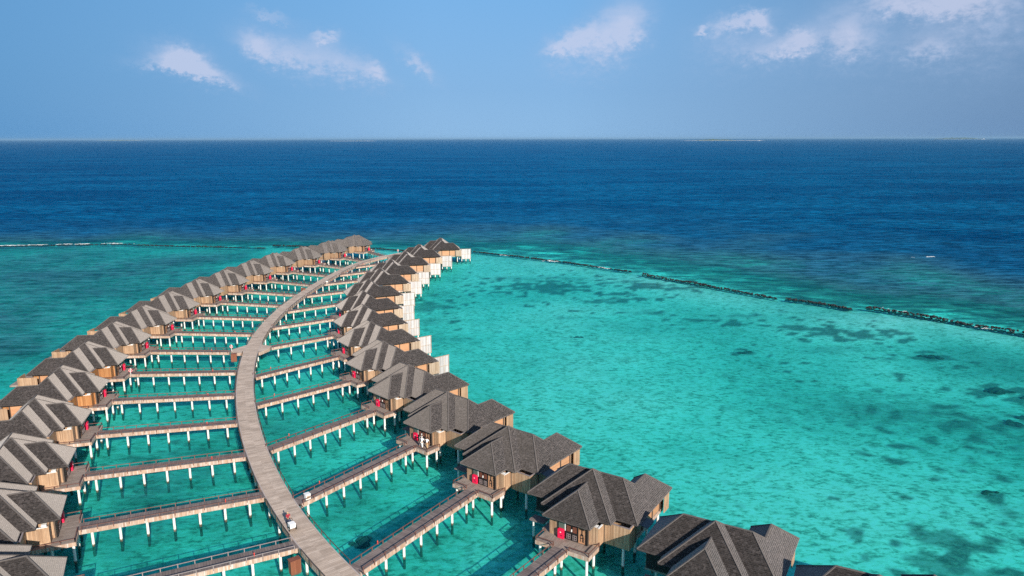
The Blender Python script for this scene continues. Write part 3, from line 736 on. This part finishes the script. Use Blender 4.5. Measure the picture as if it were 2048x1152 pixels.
def mat_seabed():
    t=NT('seabed_sand_coral_and_caustics'); g=t.n('ShaderNodeNewGeometry').outputs['Position']
    cov=t.n('ShaderNodeAttribute',None,attribute_name='cover').outputs['Fac']; sh=t.n('ShaderNodeAttribute',None,attribute_name='shelf').outputs['Fac']
    n0=t.noise(g,.5,4,.6,.3); n1=t.noise(g,1.7,4,.7,.6); n2=t.noise(g,.12,5,.65)
    caustic_rip=t.n('ShaderNodeMapping',{'Vector':g,'Rotation':(0,0,R(-12)),'Scale':(.9,1.7,1)}).outputs[0]; n3=t.noise(caustic_rip,.95,3,.6,.5)
    sand=t.ramp(t.math('ADD',t.math('MULTIPLY',n0,.3),t.math('ADD',t.math('MULTIPLY',n1,.25),t.math('MULTIPLY',n3,.45))),[(.40,(.26,.38,.33)),(.46,(.60,.70,.60)),(.51,(.93,.96,.88)),(.57,(1,1,1))])  # sand tones also carry caustic light mottling painted into the colour
    coral=t.ramp(n1,[(.35,(.035,.05,.055)),(.5,(.09,.11,.10)),(.65,(.26,.27,.21))])
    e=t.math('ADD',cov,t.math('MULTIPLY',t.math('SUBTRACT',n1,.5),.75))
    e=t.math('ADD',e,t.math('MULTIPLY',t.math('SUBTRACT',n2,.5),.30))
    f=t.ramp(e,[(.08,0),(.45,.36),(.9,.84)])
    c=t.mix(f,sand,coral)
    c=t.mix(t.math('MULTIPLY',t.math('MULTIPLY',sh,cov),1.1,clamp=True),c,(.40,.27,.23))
    big=t.noise(t.n('ShaderNodeMapping',{'Vector':g,'Scale':(.12,.3,1)}).outputs[0],1,7,.75)
    c=t.mix(t.math('MULTIPLY',sh,.9),c,t.mix(1.0,c,t.ramp(big,[(.42,.3),(.5,.85),(.57,1.9)]),'MULTIPLY'))
    return t.principled(c,.9)
KABS=(.82,.030,.075)
SCAT=(.0003,.092,.196)
def mat_water():
    t=NT('sea_water'); g=t.n('ShaderNodeNewGeometry').outputs['Position']
    d=t.n('ShaderNodeAttribute',None,attribute_name='depth').outputs['Fac']
    ex=[t.math('EXPONENT',t.math('MULTIPLY',d,-k)) for k in KABS]
    tint=t.n('ShaderNodeCombineColor',{0:ex[0],1:ex[1],2:ex[2]}).outputs[0]
    st=t.n('ShaderNodeMapping',{'Vector':g,'Rotation':(0,0,R(8)),'Scale':(.8,1.2,1)}).outputs[0]
    b1=t.noise(st,.8,4,.6,.0); b2=t.noise(st,2.6,5,.65,.0); b3=t.noise(st,.16,3,.5)
    h=t.math('ADD',t.math('MULTIPLY',b1,.85),t.math('ADD',t.math('MULTIPLY',b2,.34),t.math('MULTIPLY',b3,1.1)))
    nm=t.n('ShaderNodeBump',{'Strength':.6,'Distance':.35,'Height':h}).outputs[0]
    dn=t.math('MULTIPLY',d,t.math('ADD',.95,t.math('MULTIPLY',t.noise(t.n('ShaderNodeMapping',{'Vector':g,'Scale':(.02,.06,1)}).outputs[0],1,7,.7),.76)))
    fac=t.math('SUBTRACT',1,t.math('EXPONENT',t.math('ADD',t.math('MULTIPLY',t.math('MAXIMUM',t.math('SUBTRACT',d,.8),0),-.10),t.math('MULTIPLY',t.math('MAXIMUM',t.math('SUBTRACT',dn,2.6),0),-.25))))
    wv=t.noise(t.n('ShaderNodeMapping',{'Vector':g,'Scale':(.0035,.011,1)}).outputs[0],1,15,.86)
    wv2=t.noise(st,.35,4,.7)
    sc=t.mix(t.ramp(wv,[(.46,0),(.54,1)]),(SCAT[0],SCAT[1]*.45,SCAT[2]*.55),(SCAT[0]+.004,SCAT[1]*1.5,SCAT[2]*1.4))
    sc=t.mix(t.ramp(wv2,[(.4,0),(.7,.55)]),sc,(SCAT[0],SCAT[1]*.45,SCAT[2]*.55))
    wv3=t.noise(t.n('ShaderNodeMapping',{'Vector':g,'Scale':(.06,.2,1)}).outputs[0],1,9,.8)
    sc=t.mix(t.ramp(wv3,[(.42,.85),(.51,0)]),sc,(SCAT[0],SCAT[1]*.30,SCAT[2]*.42))
    sc=t.mix(t.ramp(wv3,[(.53,0),(.63,.7)]),sc,(SCAT[0]+.002,SCAT[1]*1.6,SCAT[2]*1.5))
    sh_=t.ramp(t.math('MULTIPLY',dn,.05),[(.15,1),(.4,.55),(1,0)])
    mid_=t.ramp(t.math('MULTIPLY',dn,.1),[(.2,(.03,.52,.54)),(.34,(.07,.29,.34)),(.55,(.04,.18,.27)),(1,(.012,.12,.23))])
    sc=t.mix(sh_,sc,mid_)
    tx=t.ramp(t.noise(t.n('ShaderNodeMapping',{'Vector':g,'Scale':(.10,.34,1)}).outputs[0],1,8,.78),[(.43,.35),(.5,.95),(.57,1.6)])
    sc=t.mix(t.ramp(dn,[(.2,.15),(.4,1)]) if False else t.math('MULTIPLY',t.math('SUBTRACT',d,.9),.7,clamp=True),sc,t.mix(1.0,sc,tx,'MULTIPLY'))
    dif=t.n('ShaderNodeBsdfDiffuse',{'Color':sc,'Normal':nm}).outputs[0]
    wave_light=t.mix(t.math('MULTIPLY',t.math('SUBTRACT',d,1.5),.9,clamp=True),(1,1,1),t.ramp(t.noise(t.n('ShaderNodeMapping',{'Vector':g,'Scale':(.22,.75,1)}).outputs[0],1,7,.75),[(.43,.58),(.56,1)]))  # light focused by the waves, painted into the water tint
    tr=t.n('ShaderNodeBsdfTransparent',{'Color':t.mix(1.0,tint,wave_light,'MULTIPLY')}).outputs[0]
    body=t.n('ShaderNodeMixShader',{0:fac,1:tr,2:dif}).outputs[0]
    fr=t.n('ShaderNodeFresnel',{'IOR':1.33,'Normal':nm}).outputs[0]
    fr=t.math('MULTIPLY',fr,FRES,clamp=True)
    gl=t.n('ShaderNodeBsdfGlossy',{'Color':(.03,.45,.78,1),'Roughness':.16,'Normal':nm}).outputs[0]
    return t.done(t.n('ShaderNodeMixShader',{0:fr,1:body,2:gl}).outputs[0])
FRES=.36
build_sea()

# ------------------------------------------------- coral heads, breakwaters
MC=mat_plain('dark_coral_rock',(.05,.055,.04),.95,.5)
def rocks(name,pts,width,height,size,mat,label,cat,group,z0=-.5,dens=2.0,kind=None):
    m=MB(); c=Vector(pts[0]).to_3d(); k=0
    for i in range(len(pts)-1):
        a,b=Vector(pts[i]),Vector(pts[i+1]); L=(b-a).length; d=(b-a)/L; nn=Vector((-d.y,d.x))
        for q in range(int(L*.55)):
            p=a.lerp(b,(q+.5)/int(L*.55)); wob=0
            m.blob((p.x-c.x,p.y-c.y,z0-.1),width*.62,(1.6,.9,.42*min(1.3,height)),1,.3,q)
        for q in range(int(L*dens)):
            t=random.random(); w=random.gauss(0,.38)*width*(.75+.5*noise.noise(Vector((t*L*.12+i*7,0,3))))
            wob=noise.noise(Vector(((a.x+t*L)*.05,i,0)))*1.2
            p=a.lerp(b,t)+nn*(w+wob)
            hh=height*max(.12,1-(abs(w)/width*1.35)**2)*(.75+.9*noise.noise(Vector((p.x*.09,p.y*.09,2))))
            s=size*random.uniform(.5,1.25)
            m.blob((p.x-c.x,p.y-c.y,z0+hh*random.uniform(.55,1.0)),s,(1,random.uniform(.6,1),random.uniform(.5,.85)),1,.35,k%97); k+=1
    o=link(name,m.mesh(name,mat),None); o.location=(c.x,c.y,0); tag(o,label,cat,group)
    return o
MR=NT('wet_breakwater_rock'); g_=MR.n('ShaderNodeNewGeometry').outputs['Position']
n_a=MR.noise(g_,.9,5,.7); zz_=MR.n('ShaderNodeSeparateXYZ',{0:g_}).outputs[2]
c_=MR.ramp(n_a,[(.3,(.004,.006,.008)),(.5,(.009,.011,.013)),(.66,(.022,.022,.022)),(.8,(.12,.10,.08))])
MR=MR.principled(c_,.8)
BWS=[([(-262,317),(-227.5,319.6),(-201.2,323.9),(-172.2,326.7)],'low surf-washed stretch of rock breakwater at the far left',1.5,.42),
 ([(-170.6,323.5),(-138.1,318.4),(-107.7,313.5)],'dark rock breakwater left of the farthest left-hand villas',1.0,.5),
 ([(-106.9,321.1),(-91.5,317.8),(-57.2,311.4),(-40.9,302.7)],'dark rock breakwater just behind the farthest left-hand villas',1.0,.55),
 ([(-24,306),(-16.6,302.4),(3.3,288.9),(24,272),(42.5,254.8)],'rock breakwater starting at the tip of the right-hand villas, with surf',1.1,.55),
 ([(45.6,249),(61.1,231.1),(78.7,209.9)],'straight dark rock breakwater in the middle of the right-hand lagoon edge',1.1,.65),
 ([(81.2,209.8),(88.7,203.8),(94.3,196.2)],'short piece of rock breakwater between two longer ones on the right',1.5,.75),
 ([(99.6,198),(109.5,186.9),(123.9,169.7),(133,158),(150,136),(170,108)],'high dark rock breakwater running out at the right edge',1.3,.95)]
for p,l,w,h in BWS: rocks('rock_breakwater',p,w,h,.34,MR,l,'breakwater','rock breakwaters along the reef edge',-.25,6.5)
CORAL=[(-18,79.7,1.4,'round dark coral head under water beside the fourth right-hand jetty'),(16,171,1.1,'single small dark coral head in the open right-hand lagoon'),(92.4,154,1.7,'dark coral head off the right-hand lagoon, near the breakwater'),
 (92.3,131.8,2.4,'long dark coral head near the right edge of the lagoon'),(96.5,128.5,1.2,'small coral head beside the long dark one at the right edge'),(85.4,116,1.3,'dark coral head at the right edge, nearer than the long one'),(90.5,118.2,1.7,'flat coral head cut by the right edge of the picture'),(65.3,91.4,.9,'small brown coral head in the near right lagoon'),(53,158,1.1,'small coral head in the middle of the right-hand lagoon')]
for i,(x,y,s,l) in enumerate(CORAL):
    m=MB()
    for k in range(9):
        a=random.uniform(0,6.28); r=random.uniform(0,1)*s
        m.blob((math.cos(a)*r*1.5,math.sin(a)*r*.8,random.uniform(-.1,.12)),s*random.uniform(.3,.6),(1,.8,.4),2,.45,k+i*9)
    o=link('coral_head',m.mesh('coral_head',MC,True)); o.location=(x,y,-1.05); tag(o,l,'coral','coral heads on the lagoon bed')
# surf along the breakwaters
MF=mat_plain('sea_foam',(.72,.75,.76),.9,.15)
m=MB()
def foam(a,b,n,w,off_,s):
    a,b=Vector(a),Vector(b); d=(b-a).normalized(); nn=Vector((-d.y,d.x))
    for _ in range(n):
        t=random.random(); p=a.lerp(b,t)+nn*(random.gauss(0,w)+off_); r=s*random.uniform(.3,1.2)
        if noise.noise(Vector((p.x*.14,p.y*.14,4)))<-.12: continue
        k=7; rr=[r*random.uniform(.5,1.1) for _ in range(k)]
        a0=random.random()*6.28; poly=[(p.x+math.cos(a0+6.283*i/k)*rr[i]*1.7,p.y+math.sin(a0+6.283*i/k)*rr[i]*.75) for i in range(k)]
        z=.03+random.random()*.12
        m.face([(x,y,z+.03) for x,y in poly]); m.face([(x,y,z) for x,y in poly][::-1])
        for i in range(k):
            j=(i+1)%k; m.face([(*poly[i],z),(*poly[j],z),(*poly[j],z+.03),(*poly[i],z+.03)])
foam((-262,318),(-227.5,321),70,.5,.9,.45); foam((-227.5,321),(-201,325),110,.6,.9,.5); foam((-201,325),(-172,328),140,.7,.9,.5)
foam((-4,294),(6,287),30,.5,-1.2,.42); foam((9,284.5),(18,277),60,.6,-1.3,.45); foam((30,267),(36,261),16,.4,-1.0,.35); foam((101,197),(106,191),10,.5,1.4,.35); foam((117,178),(121,173),10,.4,-1.6,.3)
o=link('surf_foam',m.mesh('surf_foam',MF)); o['kind']='stuff'; o['label']='white surf breaking along the rock breakwaters'; o['category']='foam'
m=MB(); foam((165.2,285.4),(168.5,286.2),26,.22,0,.42); foam((157,284.6),(160,284.8),3,.1,0,.25)
m2=m; o=link('whitecap',m2.mesh('whitecap',MF)); tag(o,'lone small white breaker on the dark open sea at the right','whitecap')

# ------------------------------------------------------ islands and vessels
SANDW=mat_plain('white_beach_sand',(.85,.80,.70),.9,.05)
TREES=mat_plain('island_trees',(.05,.085,.045),.9,.4)
def island(x,y,length,label,h,veg,sandw,rz=0):
    t=thing('island',label,'island',(x,y,0),rz,'low islands on the horizon')
    m=MB(); n=40; ring=[(math.cos(6.2832*i/n)*length/2*(1+.08*math.sin(i*1.9)),math.sin(6.2832*i/n)*sandw*(1+.2*math.sin(i*2.3))) for i in range(n)]
    inn=[(a*.82,b*.7) for a,b in ring]; zt=2.6
    for i in range(n):
        j=(i+1)%n; m.face([(*ring[i],-1),(*ring[j],-1),(*inn[j],zt),(*inn[i],zt)])
    m.face([(*p,zt) for p in inn]); link('beach',m.mesh('beach',SANDW),t)
    if veg:
        m=MB(); rnd=random.Random(int(x))
        for i in range(int(veg[2])):
            u=rnd.uniform(veg[0],veg[1]); e=1-abs((u-(veg[0]+veg[1])/2)/((veg[1]-veg[0])/2))**3
            hh=h*(.45+.75*rnd.random())*max(.35,e)
            m.blob((u*length/2,rnd.uniform(-.4,.4)*sandw,zt+hh*.35),hh*.75,(2.2,1.4,.85),1,.4,i)
        link('trees',m.mesh('trees',TREES),t)
island(-3440,16000,1020,'thin bare sandbank on the horizon left of centre',7,(-.2,.5,26),220,R(12))
island(3930,13800,1560,'low wooded island with a white beach on the horizon, right of centre',22,(-.62,.3,150),160,R(-16))
island(13700,22500,1600,'faint wooded island on the horizon near the right edge',42,(-.9,.7,120),300,R(-30))
island(-13200,25000,1500,'very faint low island on the horizon at the far left',24,(-.8,.8,80),300,R(28))
def vessel(x,y,L,label,rz):
    t=thing('motor_yacht',label,'boat',(x,y,0),rz,'white boats on the horizon')
    m=MB(); n=14; lo=[];hi=[]
    for i in range(n+1):
        u=i/n; w=.13*L*math.sin(math.pi*min(1,u*.55+.42))*(1 if u<.5 else (1-((u-.5)/.5)**2.4)); lo.append((u-.5,w*.75)); hi.append(((u-.5)*1.06,max(w,.002*L)))
    for s in (1,-1):
        for i in range(n):
            f=[(lo[i][0]*L,s*lo[i][1],-.02*L),(lo[i+1][0]*L,s*lo[i+1][1],-.02*L),(hi[i+1][0]*L,s*hi[i+1][1],L*(.06+.03*(i+1)/n)),(hi[i][0]*L,s*hi[i][1],L*(.06+.03*i/n))]
            m.face(f if s<0 else f[::-1])
    for i in range(n): m.face([(hi[i][0]*L,-hi[i][1],L*(.06+.03*i/n)),(hi[i+1][0]*L,-hi[i+1][1],L*(.06+.03*(i+1)/n)),(hi[i+1][0]*L,hi[i+1][1],L*(.06+.03*(i+1)/n)),(hi[i][0]*L,hi[i][1],L*(.06+.03*i/n))])
    m.face([(-.53*L,-hi[0][1],.06*L),(-.53*L,hi[0][1],.06*L),(-.5*L,lo[0][1],-.02*L),(-.5*L,-lo[0][1],-.02*L)])
    link('hull',m.mesh('hull',M['white']),t)
    for k,(a,b,w,z0,z1) in enumerate(((-.4,.22,.1,.07,.125),(-.33,.1,.085,.1255,.17),(-.25,-.02,.06,.1705,.2))):
        m=MB(); m.hexa([(a*L,-w*L,z0*L),(b*L,-w*L,z0*L),(b*L,w*L,z0*L),(a*L,w*L,z0*L)],[((a+.01)*L,-w*L*.9,z1*L),((b-.04)*L,-w*L*.9,z1*L),((b-.04)*L,w*L*.9,z1*L),((a+.01)*L,w*L*.9,z1*L)]); o=link('cabin',m.mesh('cabin',M['white']),t)
        m=MB()
        for s in (1,-1): m.box((a+.03)*L,(b-.05)*L,s*w*L*.97,s*w*L*1.01,(z0+.018)*L,(z0+.038)*L)
        link('window',m.mesh('window',M['black']),o)
vessel(4240,12700,48,'white motor yacht on the horizon right of the wooded island',R(170))
vessel(13050,20500,85,'white boat on the horizon close to the right edge',R(185))

# --------------------------------------------------------------- sky, light
w=bpy.data.worlds.new('World'); bpy.context.scene.world=w; w.use_nodes=True
class WT(NT):
    def __init__(s): s.t=w.node_tree; s.t.nodes.clear(); s.out=s.t.nodes.new('ShaderNodeOutputWorld')
t=WT()
sky=t.n('ShaderNodeTexSky',None,sky_type='NISHITA',sun_disc=False,sun_elevation=SUN_EL,sun_rotation=R(90)-SUN_AZ,altitude=50,air_density=AIR if 'AIR' in globals() else 1.0,dust_density=1.2,ozone_density=2.2)
gen=t.n('ShaderNodeTexCoord').outputs['Generated']; nv=t.n('ShaderNodeVectorMath',{0:gen},operation='NORMALIZE').outputs[0]
sp=t.n('ShaderNodeSeparateXYZ',{0:nv}); az=t.math('ARCTAN2',sp.outputs[0],sp.outputs[1]); el=t.math('ARCSINE',sp.outputs[2])
# cloud banks: azimuth from +Y, elevation, half widths (degrees), weight, brightness class
CLOUDS=[(-23.2,5.4,1.78,1.05,1.14,-0.2),(-22.1,4.6,2.57,0.68,0.9,-0.35),(-24.7,5.1,2.1,0.47,0.58,0),(-18.4,6.4,1.78,1.05,0.77,-0.3),(-16.0,5.9,2.81,1.44,0.72,-0.3),(-13.7,7.3,1.02,0.47,0.84,0),(-12.1,5.3,2.57,1.25,0.77,-0.35),(-9.9,4.9,0.94,0.58,0.74,-0.5),(-7.1,5.5,1.4,0.68,0.9,-0.75),(-17.4,8.5,1.4,0.39,0.57,-0.2),(8.6,8.9,1.96,1.62,0.74,0),(8.9,7.6,1.4,0.96,0.65,0),(5.3,7.5,1.96,0.86,0.8,0.35),(7.0,6.8,1.87,1.44,0.62,0),(3.6,6.8,1.12,0.58,0.72,0),(5.1,5.8,3.27,1.62,0.39,0),(16.6,8.2,2.1,0.58,1.01,0.1),(14.0,7.6,0.46,0.34,0.8,0),(18.3,8.0,0.74,0.58,0.74,-0.6),(19.9,6.4,2.06,0.76,0.74,0.2),(16.4,6.6,3.27,1.62,0.49,0),(20.8,6.6,0.66,0.96,0.72,0),(23.6,7.6,2.1,1.72,0.68,0),(24.1,6.3,1.22,1.05,0.65,0),(28.5,6.0,1.87,0.96,0.55,0),(29.4,8.5,2.81,0.96,1.14,0),(26.8,8.8,1.87,0.58,0.81,0),(27.1,5.5,8.41,2.88,0.15,0),(32.3,7.3,3.27,2.88,0.45,0),(17.5,4.5,14.02,1.44,0.06,0)]
vec=t.n('ShaderNodeCombineXYZ',{0:t.math('MULTIPLY',az,30),1:t.math('MULTIPLY',el,44),2:0.0}).outputs[0]
warp=t.noise(vec,.9,3,.5); fb=t.noise(vec,.85,9,.6,.35); fine=t.noise(vec,2.6,8,.68,.2)
azd=t.math('ADD',t.math('MULTIPLY',az,57.29578),t.math('MULTIPLY',t.math('SUBTRACT',warp,.5),2.2)); eld=t.math('ADD',t.math('MULTIPLY',el,57.29578),t.math('MULTIPLY',t.math('SUBTRACT',fine,.5),2.4))
tot=None
for a,e,sa,se,wt,sk in CLOUDS:
    dx=t.math('DIVIDE',t.math('SUBTRACT',azd,a),sa); dy0=t.math('SUBTRACT',eld,e)
    dy=t.math('DIVIDE',t.math('SUBTRACT',dy0,t.math('MULTIPLY',dx,sk*sa)),se)
    q=t.math('ADD',t.math('MULTIPLY',dx,dx),t.math('MULTIPLY',dy,dy))
    g=t.math('MULTIPLY',t.math('EXPONENT',t.math('MULTIPLY',q,-1)),wt)
    tot=g if tot is None else t.math('ADD',tot,g)
den=t.math('MULTIPLY',tot,t.math('ADD',.62,t.math('MULTIPLY',t.math('SUBTRACT',t.math('ADD',t.math('MULTIPLY',fb,.6),t.math('MULTIPLY',fine,.4)),.42),2.6)))
den=t.ramp(den,[(.0,0),(.3,.22),(.6,.52),(1,.74)])
lit=t.ramp(t.math('ADD',t.math('MULTIPLY',fine,.55),t.math('MULTIPLY',tot,.6)),[(.35,(.23,.35,.54)),(.9,(.42,.46,.60))])
skyc=t.n('ShaderNodeMix',None,data_type='RGBA',blend_type='MULTIPLY'); skyc.inputs[0].default_value=1
t.t.links.new(sky.outputs[0],skyc.inputs[6]); skyc.inputs[7].default_value=(SKYS*SKYT[0],SKYS*SKYT[1],SKYS*SKYT[2],1)
e_=t.math('DIVIDE',t.math('MAXIMUM',el,0),R(30),clamp=True)
hz=t.ramp(e_,[(0,(.195,.36,.57)),(.12,(.155,.32,.55)),(.40,(.12,.31,.58)),(1,(.07,.19,.45))])
side=t.math('ABSOLUTE',t.math('ADD',az,R(1))); hz=t.mix(t.math('MULTIPLY',t.math('SUBTRACT',side,R(5)),1.75,clamp=True),hz,t.mix(t.math('GREATER_THAN',az,0),(.06,.205,.42),(.10,.19,.34)))
skyb=t.mix(t.ramp(e_,[(.0,.97),(.5,.85),(1,.35)]),skyc.outputs[2],hz)
cam_mix=t.mix(den,skyb,lit)
bg=t.n('ShaderNodeBackground',{'Color':cam_mix,'Strength':1.0})
t.t.links.new(bg.outputs[0],t.out.inputs[0])

L=bpy.data.lights.new('sun','SUN'); L.energy=SUNP; L.angle=R(.5); L.color=(1,.90,.77)
so=bpy.data.objects.new('sun',L); C.objects.link(so)
dv=Vector((math.cos(SUN_EL)*math.cos(SUN_AZ),math.cos(SUN_EL)*math.sin(SUN_AZ),math.sin(SUN_EL)))
so.rotation_euler=dv.to_track_quat('Z','Y').to_euler(); so.location=(60,-60,120)

# ------------------------------------------------------------------- camera
cd=bpy.data.cameras.new('camera'); cam=bpy.data.objects.new('camera',cd); C.objects.link(cam)
cd.sensor_width=36; cd.lens=36*1451.13/2048; cd.clip_start=.5; cd.clip_end=120000
p_=R(11.6427); r_=R(.1119)
fwd=Vector((0,math.cos(p_),-math.sin(p_))); up=Vector((0,math.sin(p_),math.cos(p_))); rt=Vector((1,0,0))
rt2=rt*math.cos(r_)-up*math.sin(r_); up2=rt*math.sin(r_)+up*math.cos(r_)
cam.matrix_world=Matrix(((rt2.x,up2.x,-fwd.x,0),(rt2.y,up2.y,-fwd.y,0),(rt2.z,up2.z,-fwd.z,40.5*S),(0,0,0,1)))
sc=bpy.context.scene; sc.camera=cam
sc.view_settings.view_transform='Standard'; sc.view_settings.look='None'; sc.view_settings.exposure=EXPO; sc.view_settings.gamma=1
sc.cycles.max_bounces=6; sc.cycles.transparent_max_bounces=10; sc.cycles.caustics_reflective=False; sc.cycles.caustics_refractive=False
sc.cycles.use_denoising=False

m=MB(); m.box(-48000,48000,-300,48000,-60,75)
t=NT('air_haze'); vp_=t.n('ShaderNodeVolumePrincipled',{'Color':(.32,.56,.80,1),'Density':HAZE}); t.t.links.new(vp_.outputs[0],t.out.inputs['Volume'])
o=link('haze',m.mesh('haze',t.m)); o['kind']='stuff'
